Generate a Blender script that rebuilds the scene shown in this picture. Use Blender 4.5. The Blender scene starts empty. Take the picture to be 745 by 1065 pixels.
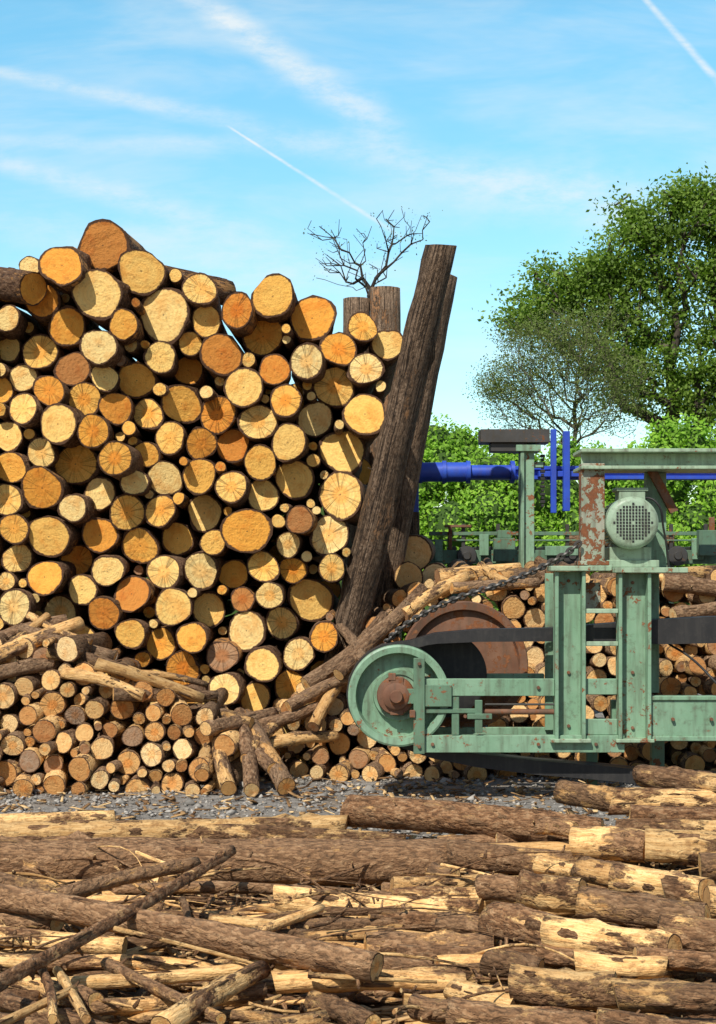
import bpy, bmesh, math, random
import numpy as np
from mathutils import Vector, Matrix
random.seed(7); np.random.seed(7)
R=random.random
def U(a,b): return random.uniform(a,b)
scene=bpy.context.scene
F=1500.0; H=2.0
# survey helper: drawing units -> metres on a vertical plane standing at distance d
def W(u,v,d): return Vector(((u-372.5)*d/F, d, H-(v-600)*d/F))
# point at height h above the yard
def G(u,v,h):
    d=(H-h)*F/(v-600); return Vector(((u-372.5)*d/F, d, h))

# ------------------------------------------------------------ node helpers
class NT:
    def __init__(s,tree): s.t=tree; s.L=tree.links
    def n(s,typ,**kw):
        nd=s.t.nodes.new(typ)
        for k,v in kw.items():
            if k.startswith('i_'):
                key=k[2:]
                key=int(key) if key.isdigit() else key.replace('_',' ')
                if isinstance(v,bpy.types.NodeSocket): s.L.new(v,nd.inputs[key])
                else: nd.inputs[key].default_value=v
            else: setattr(nd,k,v)
        return nd
    def m(s,op,a,b=0.0,c=None,clamp=False):
        nd=s.t.nodes.new('ShaderNodeMath'); nd.operation=op; nd.use_clamp=clamp
        for i,x in enumerate((a,b,c)):
            if x is None: continue
            if isinstance(x,bpy.types.NodeSocket): s.L.new(x,nd.inputs[i])
            else: nd.inputs[i].default_value=x
        return nd.outputs[0]
    def mix(s,f,a,b,blend='MIX'):
        nd=s.t.nodes.new('ShaderNodeMix'); nd.data_type='RGBA'; nd.blend_type=blend; nd.clamp_result=False
        for i,x in ((0,f),(6,a),(7,b)):
            if isinstance(x,bpy.types.NodeSocket): s.L.new(x,nd.inputs[i])
            elif i==0: nd.inputs[0].default_value=x
            else: nd.inputs[i].default_value=(*x,1) if len(x)==3 else x
        return nd.outputs[2]
    def ramp(s,f,stops,interp='LINEAR'):
        nd=s.t.nodes.new('ShaderNodeValToRGB'); cr=nd.color_ramp; cr.interpolation=interp
        while len(cr.elements)<len(stops): cr.elements.new(0.5)
        for e,(p,c) in zip(cr.elements,stops):
            e.position=p; e.color=(*c,1) if not isinstance(c,(int,float)) else (c,c,c,1)
        s.L.new(f,nd.inputs[0]); return nd.outputs[0]
    def step(s,x,a,b):
        nd=s.t.nodes.new('ShaderNodeMapRange'); nd.interpolation_type='SMOOTHSTEP'
        s.L.new(x,nd.inputs[0]); nd.inputs[1].default_value=a; nd.inputs[2].default_value=b
        return nd.outputs[0]
    def vmul(s,v,k):
        nd=s.t.nodes.new('ShaderNodeVectorMath'); nd.operation='MULTIPLY'; s.L.new(v,nd.inputs[0]); nd.inputs[1].default_value=k
        return nd.outputs[0]
    def noise(s,v,scale=1,detail=4,rough=.6,w=None,dist=0):
        nd=s.t.nodes.new('ShaderNodeTexNoise')
        if w is not None:
            # shift the lookup per log so no two share a pattern
            ad=s.t.nodes.new('ShaderNodeVectorMath'); ad.operation='ADD'; s.L.new(v,ad.inputs[0])
            cb=s.t.nodes.new('ShaderNodeCombineXYZ'); s.L.new(w,cb.inputs[2]); s.L.new(cb.outputs[0],ad.inputs[1]); v=ad.outputs[0]
        s.L.new(v,nd.inputs['Vector']); nd.inputs['Scale'].default_value=scale
        nd.inputs['Detail'].default_value=detail; nd.inputs['Roughness'].default_value=rough
        nd.inputs['Distortion'].default_value=dist
        return nd.outputs[0]
def newmat(name):
    m=bpy.data.materials.new(name); m.use_nodes=True
    t=NT(m.node_tree); b=m.node_tree.nodes['Principled BSDF']
    b.inputs['Specular IOR Level'].default_value=.3
    return m,t,b
def bump(t,b,h,strength,dist):
    nd=t.n('ShaderNodeBump'); nd.inputs['Strength'].default_value=strength; nd.inputs['Distance'].default_value=dist
    t.L.new(h,nd.inputs['Height']); t.L.new(nd.outputs[0],b.inputs['Normal'])

def mat_bark(name,dark,light,grey,peelc,peelc2,pthr,pvar,fis=.4,psc=(5,2.2,1),streak=0.0,bd=.030,stain=.7,pw=.05):
    m,t,b=newmat(name)
    uv=t.n('ShaderNodeUVMap').outputs[0]
    at=t.n('ShaderNodeAttribute',attribute_name='rnd')
    sep=t.n('ShaderNodeSeparateColor',i_0=at.outputs['Color'])
    r,g,bl=sep.outputs[0],sep.outputs[1],sep.outputs[2]
    w=t.m('MULTIPLY',r,157.0)
    n1=t.noise(t.vmul(uv,(26,13,1)),1,5,.75,w)
    n2=t.noise(t.vmul(uv,(90,9,1)),1,3,.6,w)
    big=t.noise(t.vmul(uv,psc),1,5,.7,w)
    c=t.ramp(n1,[(.36,dark),(.50,light),(.66,grey)])
    c=t.mix(t.m('MULTIPLY',bl,.6),c,t.mix(.65,c,grey))
    vor=t.n('ShaderNodeTexVoronoi',feature='F1')
    ad=t.n('ShaderNodeVectorMath',operation='ADD'); t.L.new(t.vmul(uv,(46,24,1)),ad.inputs[0])
    cb=t.n('ShaderNodeCombineXYZ'); t.L.new(t.m('MULTIPLY',n1,3.0),cb.inputs[0]); t.L.new(t.m('MULTIPLY',big,6.0),cb.inputs[1]); t.L.new(w,cb.inputs[2]); t.L.new(cb.outputs[0],ad.inputs[1])
    t.L.new(ad.outputs[0],vor.inputs['Vector']); vor.inputs['Scale'].default_value=1
    fs=t.m('SUBTRACT',1,t.step(vor.outputs['Distance'],.35,.85))
    c=t.mix(t.m('MULTIPLY',t.m('SUBTRACT',1,fs),fis,clamp=True),c,t.mix(1,c,(.34,.28,.24),'MULTIPLY'))
    if streak>0:
        st=t.noise(t.vmul(uv,(52,1.3,1)),1,5,.72,w)
        c=t.mix(t.m('MULTIPLY',t.m('SUBTRACT',1,t.step(st,.38,.47)),streak),c,(.022,.014,.01))
        c=t.mix(t.m('MULTIPLY',t.step(st,.52,.68),streak*.75),c,grey)
    pm=t.m('ADD',big,t.m('MULTIPLY',t.m('SUBTRACT',g,.5),pvar))
    pm=t.m('ADD',pm,t.m('MULTIPLY',t.m('SUBTRACT',n1,.5),.45))
    peel=t.step(pm,pthr,pthr+pw)
    pc=t.mix(t.step(n2,.33,.68),peelc,peelc2)
    pc=t.mix(t.m('MULTIPLY',t.step(n1,.48,.64),stain),pc,(.26,.125,.045))
    pc=t.mix(t.m('MULTIPLY',t.step(bl,.3,1),.45),pc,t.mix(1,pc,(.72,.56,.42),'MULTIPLY'))
    c=t.mix(peel,c,pc)
    hs=t.n('ShaderNodeHueSaturation'); t.L.new(c,hs.inputs['Color'])
    t.L.new(t.m('ADD',t.m('MULTIPLY',r,.6),.75),hs.inputs['Value'])
    t.L.new(hs.outputs[0],b.inputs['Base Color'])
    b.inputs['Roughness'].default_value=.88
    hh=t.m('ADD',t.m('MULTIPLY',n1,1.1),t.m('MULTIPLY',fs,.3))
    if streak>0: hh=t.m('ADD',hh,t.m('MULTIPLY',t.step(st,.36,.5),.7))
    hp=t.m('ADD',t.m('MULTIPLY',n2,.3),t.m('MULTIPLY',n1,.45))
    mx=t.n('ShaderNodeMix'); t.L.new(peel,mx.inputs[0]); t.L.new(hh,mx.inputs[2]); t.L.new(hp,mx.inputs[3])
    bump(t,b,mx.outputs[0],1.0,bd)
    return m
def mat_end(name,stops,dirt=.5,stain=.5):
    m,t,b=newmat(name)
    uv=t.n('ShaderNodeUVMap').outputs[0]
    at=t.n('ShaderNodeAttribute',attribute_name='rnd')
    sep=t.n('ShaderNodeSeparateColor',i_0=at.outputs['Color'])
    r,g,bl=sep.outputs[0],sep.outputs[1],sep.outputs[2]
    w=t.m('MULTIPLY',r,191.0)
    ln=t.n('ShaderNodeVectorMath',operation='LENGTH'); t.L.new(uv,ln.inputs[0]); rad=ln.outputs['Value']
    n1=t.noise(uv,1.1,4,.62,w); n2=t.noise(uv,5,5,.72,w)
    rr=t.m('ADD',rad,t.m('MULTIPLY',n1,.25))
    rings=t.m('SINE',t.m('MULTIPLY',rr,t.m('ADD',34,t.m('MULTIPLY',g,40))))
    rg2=t.noise(t.n('ShaderNodeCombineXYZ',i_0=t.m('MULTIPLY',rr,7.0)).outputs[0],1,3,.6,w)
    base=t.ramp(g,stops)
    c=t.mix(t.m('MULTIPLY',t.m('ADD',rings,1),.06),base,(.30,.12,.03))
    c=t.mix(t.m('MULTIPLY',t.step(rg2,.45,.7),.30),c,t.mix(1,base,(.88,.58,.28),'MULTIPLY'))
    hw=t.m('SUBTRACT',1,t.step(rr,.40,.62))
    hwm=t.m('MULTIPLY',hw,t.step(bl,.35,.9))
    c=t.mix(t.m('MULTIPLY',hwm,.7),c,t.mix(1,base,(.96,.60,.30),'MULTIPLY'))
    c=t.mix(t.m('MULTIPLY',t.step(n1,.47,.67),dirt),c,t.mix(1,base,(.80,.48,.24),'MULTIPLY'))
    c=t.mix(t.m('MULTIPLY',t.step(n2,.51,.75),stain),c,(.22,.105,.038))
    nrm=t.n('ShaderNodeVectorMath',operation='NORMALIZE'); t.L.new(uv,nrm.inputs[0])
    cr=t.noise(t.vmul(nrm.outputs[0],(1.9,1.9,1)),1,4,.72,w)
    crk=t.m('MULTIPLY',t.m('SUBTRACT',1,t.step(t.m('ABSOLUTE',t.m('SUBTRACT',cr,.5)),.003,.014)),t.m('MULTIPLY',t.step(bl,.4,.8),t.step(t.m('ADD',rad,t.m('MULTIPLY',n2,.4)),.35,.6)))
    c=t.mix(t.m('MULTIPLY',crk,.6),c,(.09,.045,.02))
    edge=t.step(t.m('ADD',rad,t.m('MULTIPLY',t.m('SUBTRACT',n2,.5),.18)),.88,.93)
    c=t.mix(edge,c,(.085,.042,.022))
    pith=t.m('SUBTRACT',1,t.step(rad,.02,.05)); c=t.mix(t.m('MULTIPLY',pith,.7),c,(.14,.07,.03))
    t.L.new(c,b.inputs['Base Color']); b.inputs['Roughness'].default_value=.85
    hh=t.m('SUBTRACT',t.m('ADD',t.m('MULTIPLY',n2,.65),t.m('MULTIPLY',n1,.9)),t.m('MULTIPLY',crk,.5))
    bump(t,b,hh,.7,.035)
    return m
def mat_paint(name,col,col2,rust=.62,rough=.5,metal=0,dirtc=(.075,.06,.038),dirt=.7):
    m,t,b=newmat(name)
    b.inputs['Specular IOR Level'].default_value=.5
    tc=t.n('ShaderNodeTexCoord').outputs['Object']
    n1=t.noise(tc,2.2,5,.65); n2=t.noise(tc,14,5,.72); n3=t.noise(t.vmul(tc,(16,16,1.6)),1,4,.6)
    c=t.mix(t.step(n1,.3,.7),col,col2)
    c=t.mix(t.m('MULTIPLY',t.step(n3,.43,.75),dirt*.8),c,dirtc)
    c=t.mix(t.m('MULTIPLY',t.step(n2,.50,.70),dirt*.7),c,dirtc)
    rm=t.step(t.m('ADD',t.m('MULTIPLY',n1,.45),t.m('MULTIPLY',n2,.55)),rust,rust+.03)
    rc=t.ramp(n2,[(.3,(.07,.025,.012)),(.6,(.22,.08,.03)),(.8,(.34,.16,.075))])
    c=t.mix(rm,c,rc)
    t.L.new(c,b.inputs['Base Color'])
    t.L.new(t.m('ADD',rough,t.m('MULTIPLY',rm,.4),clamp=True),b.inputs['Roughness'])
    b.inputs['Metallic'].default_value=metal
    bump(t,b,t.m('ADD',t.m('MULTIPLY',n2,.5),t.m('MULTIPLY',rm,.5)),.3,.006)
    return m
def mat_leaf(name,stops,trans=.35):
    m,t,b=newmat(name)
    at=t.n('ShaderNodeAttribute',attribute_name='rnd')
    sep=t.n('ShaderNodeSeparateColor',i_0=at.outputs['Color'])
    c=t.ramp(sep.outputs[0],stops)
    t.L.new(c,b.inputs['Base Color']); b.inputs['Roughness'].default_value=.6
    tr=t.n('ShaderNodeBsdfTranslucent'); t.L.new(t.mix(1,c,(1.3,1.5,.6),'MULTIPLY'),tr.inputs[0])
    mx=t.n('ShaderNodeMixShader'); mx.inputs[0].default_value=trans
    t.L.new(b.outputs[0],mx.inputs[1]); t.L.new(tr.outputs[0],mx.inputs[2])
    t.L.new(mx.outputs[0],m.node_tree.nodes['Material Output'].inputs[0])
    return m
def mat_vary(name,stops,rough=.9,sc=40,bs=.5):
    m,t,b=newmat(name)
    at=t.n('ShaderNodeAttribute',attribute_name='rnd')
    sep=t.n('ShaderNodeSeparateColor',i_0=at.outputs['Color'])
    tc=t.n('ShaderNodeTexCoord').outputs['Object']
    n=t.noise(tc,sc,3,.6)
    c=t.ramp(t.m('ADD',sep.outputs[0],t.m('MULTIPLY',t.m('SUBTRACT',n,.5),.4),clamp=True),stops)
    t.L.new(c,b.inputs['Base Color']); b.inputs['Roughness'].default_value=rough
    bump(t,b,n,bs,.01)
    return m

END=[(0,(.97,.73,.31)),(.28,(.96,.64,.20)),(.52,(.94,.54,.12)),(.74,(.88,.41,.06)),(.88,(.72,.28,.045)),(.955,(.46,.21,.07)),(1,(.38,.33,.26))]
END_S=[(0,(.90,.66,.33)),(.4,(.84,.53,.21)),(.7,(.70,.37,.12)),(.9,(.48,.23,.08)),(1,(.34,.24,.16))]
m_bark=mat_bark('pine_bark',(.030,.015,.009),(.145,.072,.035),(.28,.185,.115),(.50,.27,.10),(.40,.19,.06),.60,.25,.5)
m_end=mat_end('cut_wood_end',END,.5)
m_sbark=mat_bark('thin_log_bark',(.048,.025,.014),(.22,.12,.06),(.37,.25,.15),(.66,.43,.19),(.52,.29,.10),.55,.35,.45)
m_send=mat_end('thin_log_end',END_S,.5)
m_fbark=mat_bark('peeled_log_bark',(.060,.027,.012),(.235,.115,.05),(.40,.25,.135),(.84,.56,.25),(.64,.36,.13),.515,.34,.55,stain=.65,pw=.09)
m_fend=mat_end('peeled_log_end',[(0,(.90,.66,.33)),(.5,(.82,.52,.2)),(1,(.55,.30,.12))])
m_weather=mat_bark('weathered_wood',(.045,.029,.018),(.155,.096,.055),(.32,.225,.15),(.30,.18,.10),(.18,.11,.065),.62,.2,.15,(5,1.2,1),.95)
m_wend=mat_end('weathered_end',[(0,(.34,.25,.17)),(1,(.24,.17,.12))])
m_green=mat_paint('green_paint',(.18,.325,.205),(.24,.39,.26),.58)
m_green2=mat_paint('faded_green_paint',(.38,.50,.35),(.28,.41,.27),.57)
m_greendk=mat_paint('dark_green_paint',(.10,.19,.12),(.14,.245,.155),.555)
m_rusty=mat_paint('rusted_green_paint',(.38,.36,.29),(.22,.33,.22),.48)
m_rust=mat_paint('rust',(.14,.058,.03),(.25,.13,.075),.51,.8)
m_motor=mat_paint('motor_paint',(.34,.45,.32),(.27,.38,.26),.62,.45)
m_blue=mat_paint('blue_paint',(.02,.06,.45),(.03,.10,.56),.66,.45,dirt=.3)
m_black=mat_paint('black_rubber',(.012,.012,.013),(.022,.021,.021),.70,.6,0,(.05,.045,.04))
m_steel=mat_paint('dark_steel',(.06,.058,.055),(.09,.085,.08),.58,.5,.4)

# ------------------------------------------------------------ mesh builders
class Logs:
    def __init__(s): s.v=[];s.f=[];s.mi=[];s.uv=[];s.col=[]
    def log(s,p0,p1,r0,r1=None,seg=16,rings=5,bend=0.0,wob=.04,cap_tilt=.08,rnd=None,knots=0,flakes=0,stubs=0):
        p0=Vector(p0);p1=Vector(p1); r1=r0 if r1 is None else r1
        a=p1-p0; L=a.length; a.normalize()
        ref=Vector((0.15,.5,-1)) if abs(a.z)<.7 and abs(a.y)<.7 else (Vector((0,0,-1)) if abs(a.z)<.7 else Vector((0,1,0)))
        u=(ref-a*ref.dot(a)).normalized(); w=a.cross(u)
        rnd=rnd or (R(),R(),R())
        ph=[U(0,6.28) for _ in range(4)]; am=[U(.3,1)*wob for _ in range(4)]
        bd=(u*U(-1,1)+w*U(-1,1))*bend
        base=len(s.v)
        kn=[(random.randint(1,max(1,rings-1)),random.randrange(seg)) for _ in range(knots)]
        t0=[U(-cap_tilt,cap_tilt) for _ in range(4)]
        def kk(t,th): return 1+am[0]*math.cos(2*th+ph[0]+t*.6)+am[1]*.7*math.cos(3*th+ph[1]-t)+am[2]*.4*math.cos(5*th+ph[2]+t*2)
        for i in range(rings+1):
            t=i/rings; c=p0.lerp(p1,t)+bd*math.sin(math.pi*t)+(u*U(-1,1)+w*U(-1,1))*wob*.25*r0*(0 if i in(0,rings) else 1)
            rr=(r0+(r1-r0)*t)*(1+U(-.5,.5)*wob)
            for j in range(seg):
                th=2*math.pi*j/seg
                k=kk(t,th)+U(-.35,.35)*wob
                if (i,j) in kn: k+=.25
                p=c+u*(math.cos(th)*rr*k)+w*(math.sin(th)*rr*k)
                if i==0: p=p+a*(rr*(t0[0]*math.cos(th)+t0[1]*math.sin(th)))
                if i==rings: p=p+a*(rr*(t0[2]*math.cos(th)+t0[3]*math.sin(th)))
                s.v.append(p)
        for i in range(rings):
            for j in range(seg):
                j2=(j+1)%seg
                s.f.append((base+i*seg+j,base+i*seg+j2,base+(i+1)*seg+j2,base+(i+1)*seg+j))
                s.mi.append(0); s.col.append(rnd)
                ua=2*math.pi*j/seg*r0; ub=2*math.pi*(j+1)/seg*r0; va=L*i/rings; vb=L*(i+1)/rings
                s.uv+=[(ua,va),(ub,va),(ub,vb),(ua,vb)]
        cs=[(math.cos(2*math.pi*j/seg),math.sin(2*math.pi*j/seg)) for j in range(seg)]
        s.f.append(tuple(base+seg-1-j for j in range(seg))); s.mi.append(1); s.col.append(rnd)
        s.uv+=[cs[seg-1-j] for j in range(seg)]
        e=base+rings*seg
        s.f.append(tuple(e+j for j in range(seg))); s.mi.append(1); s.col.append(rnd)
        s.uv+=cs
        # bark remnants: raised ragged plates
        for _ in range(flakes):
            tc=U(.06,.94); thc=U(.9,5.4); dth=U(.25,.8); dt=min(.12,U(.03,.13)/L); nu,nv=5,6
            fr=(R(),0.0 if R()<.55 else .45,R()); o=len(s.v); jag=[U(.6,1) for _ in range(nv)]; jag2=[U(.6,1) for _ in range(nu)]
            lift=U(.003,.008)
            for iv in range(nv):
                for iu in range(nu):
                    a1=(iu/(nu-1)*2-1)*jag[iv]; a2=(iv/(nv-1)*2-1)*jag2[iu]
                    t=min(.995,max(.005,tc+a2*dt)); th=thc+a1*dth*.5
                    brd=iu in(0,nu-1) or iv in(0,nv-1)
                    rr=(r0+(r1-r0)*t)*kk(t,th)+(-.003 if brd else lift+U(-.001,.002))
                    c=p0.lerp(p1,t)+bd*math.sin(math.pi*t)
                    s.v.append(c+u*(math.cos(th)*rr)+w*(math.sin(th)*rr))
            for iv in range(nv-1):
                for iu in range(nu-1):
                    q=[(iv,iu),(iv,iu+1),(iv+1,iu+1),(iv+1,iu)]
                    s.f.append(tuple(o+y*nu+x for y,x in q)); s.mi.append(0); s.col.append(fr)
                    s.uv+=[(thc*r0+x*.02,tc*L+y*.03) for y,x in q]
        for _ in range(stubs):
            t=U(.05,.95); th=U(0,6.28); rr=r0+(r1-r0)*t; c=p0.lerp(p1,t)+bd*math.sin(math.pi*t)
            dr=u*math.cos(th)+w*math.sin(th)
            s.log(c+dr*rr*.6,c+dr*(rr+U(.01,.05))+a*U(-.02,.03),U(.006,.013),.005,seg=7,rings=1,rnd=(R(),R()*.4,R()))
    def make(s,name,mats):
        me=bpy.data.meshes.new(name); me.from_pydata([tuple(v) for v in s.v],[],s.f)
        for m in mats: me.materials.append(m)
        me.polygons.foreach_set('material_index',s.mi)
        me.polygons.foreach_set('use_smooth',[m==0 for m in s.mi])
        uvl=me.uv_layers.new(name='UVMap'); uvl.data.foreach_set('uv',np.array(s.uv,dtype=np.float32).ravel())
        ca=me.color_attributes.new('rnd','FLOAT_COLOR','CORNER')
        cc=np.repeat(np.array([(c[0],c[1],c[2],1) for c in s.col],dtype=np.float32),[len(f) for f in s.f],axis=0)
        ca.data.foreach_set('color',cc.ravel())
        me.update()
        o=bpy.data.objects.new(name,me); scene.collection.objects.link(o); return o
def arr_mesh(name,V,Fc,col,mat,parent=None,smooth=False):
    V=np.asarray(V,dtype=np.float32);Fc=np.asarray(Fc,dtype=np.int32)
    k=Fc.shape[1]; me=bpy.data.meshes.new(name)
    me.vertices.add(len(V)); me.vertices.foreach_set('co',V.ravel())
    me.loops.add(Fc.size); me.loops.foreach_set('vertex_index',Fc.ravel())
    me.polygons.add(len(Fc)); me.polygons.foreach_set('loop_start',np.arange(len(Fc),dtype=np.int32)*k)
    me.update(calc_edges=True)
    ca=me.color_attributes.new('rnd','FLOAT_COLOR','CORNER')
    col=np.asarray(col,dtype=np.float32); c4=np.stack([col,col,col,np.ones_like(col)],1)
    ca.data.foreach_set('color',np.repeat(c4,k,axis=0).ravel())
    me.materials.append(mat); me.validate()
    o=bpy.data.objects.new(name,me); scene.collection.objects.link(o)
    if parent: o.parent=parent
    return o
def leaves(C,size,bias=None):
    n=len(C); a=np.random.normal(size=(n,3))
    if bias is not None: a=a*.7+bias
    a/=np.linalg.norm(a,axis=1)[:,None]
    b=np.cross(a,np.random.normal(size=(n,3))); b/=np.linalg.norm(b,axis=1)[:,None]
    c=np.cross(a,b); s=(size*np.random.uniform(.6,1.3,n))[:,None]
    V=np.stack([C-b*s,C-c*s*.55+a*s*.1,C+b*s,C+c*s*.55+a*s*.1],1).reshape(-1,3)
    return V,np.arange(n*4).reshape(-1,4)
def empty(name,loc=(0,0,0)):
    e=bpy.data.objects.new(name,None); e.empty_display_size=.2; scene.collection.objects.link(e); return e

# ------------------------------------------------------------ packing
def inpoly(x,y,P):
    c=False;j=len(P)-1
    for i in range(len(P)):
        if (P[i][1]>y)!=(P[j][1]>y) and x<(P[j][0]-P[i][0])*(y-P[i][1])/(P[j][1]-P[i][1])+P[i][0]: c=not c
        j=i
    return c
def pack(P,circ,stages):
    xs=[p[0] for p in P]; ys=[p[1] for p in P]; out=[]
    A=np.array(circ,dtype=float).reshape(-1,3) if circ else np.zeros((0,3))
    for rmin,rmax,tries in stages:
        for _ in range(tries):
            x=U(min(xs),max(xs)); y=U(min(ys),max(ys))
            if not inpoly(x,y,P): continue
            dm=1e9 if len(A)==0 else (np.hypot(A[:,0]-x,A[:,1]-y)-A[:,2]).min()
            if dm>rmin:
                r=min(dm,U(rmin,rmax)) if dm<rmax else U(rmin,rmax)
                A=np.vstack([A,(x,y,r)]); out.append((x,y,r))
    return out

# ============================================================ MAIN LOG PILE
K=[(62,281,22),(110,260,25),(147,287,23),(100,306,26),(18,302,18),(45,312,19),(205,308,18),(248,328,18),(284,308,22),(326,331,23),(168,338,28),(73,341,20),(8,330,14),(44,365,18),(8,362,15),(98,362,19),(127,344,16),(217,337,16),(272,351,20),(232,370,22),(350,364,18),(373,344,15),(401,360,17),(319,379,18),(377,381,17),(288,384,17),(192,388,16),(159,376,16),(344,407,21),(257,400,20),(297,414,17),(136,397,19),(79,384,17),(108,389,14),(27,392,14),(55,405,16),(26,424,17),(88,415,17),(3,405,13),(187,421,20),(229,431,19),(122,425,17),(374,433,22),(325,434,18),(269,437,19),(153,432,17),(63,437,20),(9,452,16),(102,448,17),(177,451,17),(211,463,16),(243,463,17),(301,457,19),(358,471,23),(49,466,15),(81,480,22),(156,474,14),(125,480,18),(265,482,17),(48,498,22),(11,488,17),(172,496,18),(206,495,18),(300,494,20),(353,516,23),(105,512,17),(141,502,14),(238,505,17),(270,515,17),(130,528,18),(76,528,15),(12,520,16),(213,533,19),(165,530,16),(263,549,24),(18,548,15),(50,560,22),(105,555,19),(147,568,19),(184,560,18),(312,545,15),(343,555,20),(222,565,13),(18,580,16),(78,585,16),(302,568,13),(212,593,19),(168,592,18),(47,601,18),(112,594,17),(274,585,17),(244,602,15),(320,618,22),(303,592,14),(137,617,18),(83,615,16),(15,631,18),(181,631,19),(216,634,18),(280,617,14),(105,635,17),(252,628,13),(68,632,17),(255,655,20),(292,648,17),(199,663,16),(168,669,17),(136,659,16),(235,682,17),(310,682,17),(271,690,19),(235,713,17),(300,710,16),(265,722,16),(190,350,12),(345,585,14)]
C=np.array(K,dtype=float)
for it in range(60):
    dx=C[:,None,:2]-C[None,:,:2]; dd=np.hypot(dx[...,0],dx[...,1])+1e-6
    ov=C[:,2][:,None]+C[:,2][None,:]-dd; np.fill_diagonal(ov,0); ov[ov<0]=0
    C[:,:2]+=(dx/dd[...,None]*ov[...,None]*.25).sum(1)
keys=[tuple(c) for c in C]
P_main=[(-330,330),(-200,290),(-60,285),(0,285),(40,268),(110,245),(165,270),(200,292),(240,315),(284,295),(320,318),(352,340),(395,350),(405,372),(395,420),(378,470),(372,530),(360,590),(345,640),(335,690),(330,800),(-330,800)]
extra=pack(P_main,keys,[(15,23,2500),(11,16,3000),(7.0,11,7000),(4.5,7,8000)])
D0=15.4
pile=Logs()
for (x,y,r) in keys+extra:
    hgt=(802-y)/560
    d=D0+hgt*.45+random.gauss(0,.21)
    if r<11: d+=.08
    p0=W(x,y,d); rw=r*d/F
    L=U(3.6,4.2)
    dirv=Vector((U(-.08,.08),1,U(-.05,.05)))
    if y<300 or R()<.06: dirv=Vector((U(-.05,.16),1,U(-.02,.07)))
    g=R(); g=g**1.1*.90 if R()>.05 else U(.93,1)
    if (x-110)**2+(y-260)**2<150: g=.91
    pile.log(p0,p0+dirv*L,rw*1.02,rw*U(.82,1.0),seg=22,rings=8,wob=.085,bend=.03,cap_tilt=.26,rnd=(R(),g,R()),knots=3,flakes=8 if r>12 else 0)
P_back=[(-330,345),(-60,320),(60,312),(250,345),(380,385),(370,470),(350,560),(325,690),(310,800),(-330,800)]
for (x,y,r) in pack(P_back,[],[(17,24,1500),(11,17,2000),(7,11,2500)]):
    p0=W(x,y,15.4); p0.y=20.0+U(-.15,.15)
    pile.log(p0,p0+Vector((U(-.03,.03),1,0))*2.6,r*15.4/F*1.06,seg=12,rings=2,wob=.04)
pile.log(W(-60,284,16.4),W(35,300,15.6),.17,.19,wob=.06,flakes=10)
pile.log(W(165,290,16.9),W(240,306,17.4),.17,.15,wob=.08,flakes=10)
pile.log(W(238,318,16.3),W(300,332,17.4),.06,.05,wob=.08); pile.log(W(60,296,16.0),W(130,290,16.6),.045,.04,wob=.08)
o_pile=pile.make('log_pile',[m_bark,m_end])

pl=Logs()
pl.log(W(325,806,15.75),W(459,255,15.35),.205,.172,seg=28,rings=30,wob=.07,bend=.05,cap_tilt=.22,knots=14,stubs=4)
o=pl.make('leaning_log_post',[m_weather,m_wend])
pl=Logs()
pl.log(W(372,790,16.7),W(462,285,16.6),.20,.16,seg=20,rings=20,wob=.06,bend=.06,knots=6)
pl.make('leaning_log_post',[m_weather,m_wend])
pl=Logs(); pl.log(Vector((W(401,300,23).x,23,0)),W(401,300,23),.27,.245,seg=20,rings=16,wob=.05,cap_tilt=.05); pl.make('wooden_post',[m_weather,m_wend])
pl=Logs(); pl.log(Vector((W(371,310,23).x,23,0)),W(371,311,23),.25,.215,seg=20,rings=16,wob=.05,cap_tilt=.05); pl.make('wooden_post',[m_weather,m_wend])
pl=Logs(); pl.log(Vector((W(430,532,17.5).x,17.5,0)),W(430,533,17.5),.08,.075,seg=14,rings=12,wob=.05); pl.make('wooden_post',[m_weather,m_wend])

# ============================================================ SMALL LOG PILES
P_s=[(-330,640),(-60,640),(0,672),(55,668),(105,690),(150,712),(205,735),(232,765),(245,824),(-330,824)]
sp=Logs()
for (x,y,r) in pack(P_s,[],[(10,14,1500),(8,11,5000),(5.5,8,6000),(4,6,5000)]):
    d=13.35+(824-y)/170*.85+U(-.16,.16)
    p0=W(x,y,d); rw=r*d/F
    L=max(.8,min(1.9,15.0-d))
    sp.log(p0,p0+Vector((U(-.2,.2),1,U(-.08,.08)))*L,rw*1.0,rw*U(.8,1),seg=14,rings=4,wob=.07,cap_tilt=.28,rnd=(R(),R(),R()))
def stick(lg,a,da,b,db,r,**k):
    lg.log(W(a[0],a[1],da),W(b[0],b[1],db),r*da/F,r*db/F*.85,seg=16,rings=9,wob=.07,bend=.04,knots=3,stubs=2,flakes=5,**k)
for a,da,b,db,r in [((-20,690),14.0,(84,648),14.6,9),((-10,668),14.5,(70,645),14.7,8),((52,676),14.2,(178,716),14.0,8),((20,655),14.4,(120,683),14.4,7),
    ((100,690),13.9,(212,727),14.0,7),((118,722),13.8,(226,724),14.1,7),((66,700),13.9,(150,725),13.8,6.5),((-20,705),13.8,(60,690),14.3,8),
    ((298,818),13.15,(256,745),14.3,10),((262,822),13.1,(250,742),14.3,9),((238,820),13.15,(225,745),14.2,9),((285,800),13.4,(232,740),14.5,8),((196,738),14.3,(262,752),14.0,7),((214,758),13.6,(285,742),14.5,8),((210,806),13.3,(222,750),14.3,8),((256,790),13.5,(300,745),14.6,7),((140,700),13.9,(215,712),14.2,4),((30,640),14.6,(95,668),14.3,4),((0,680),14.1,(50,640),14.6,5)]:
    stick(sp,a,da,b,db,r)
sp.make('thin_log_pile',[m_sbark,m_send])

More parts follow.
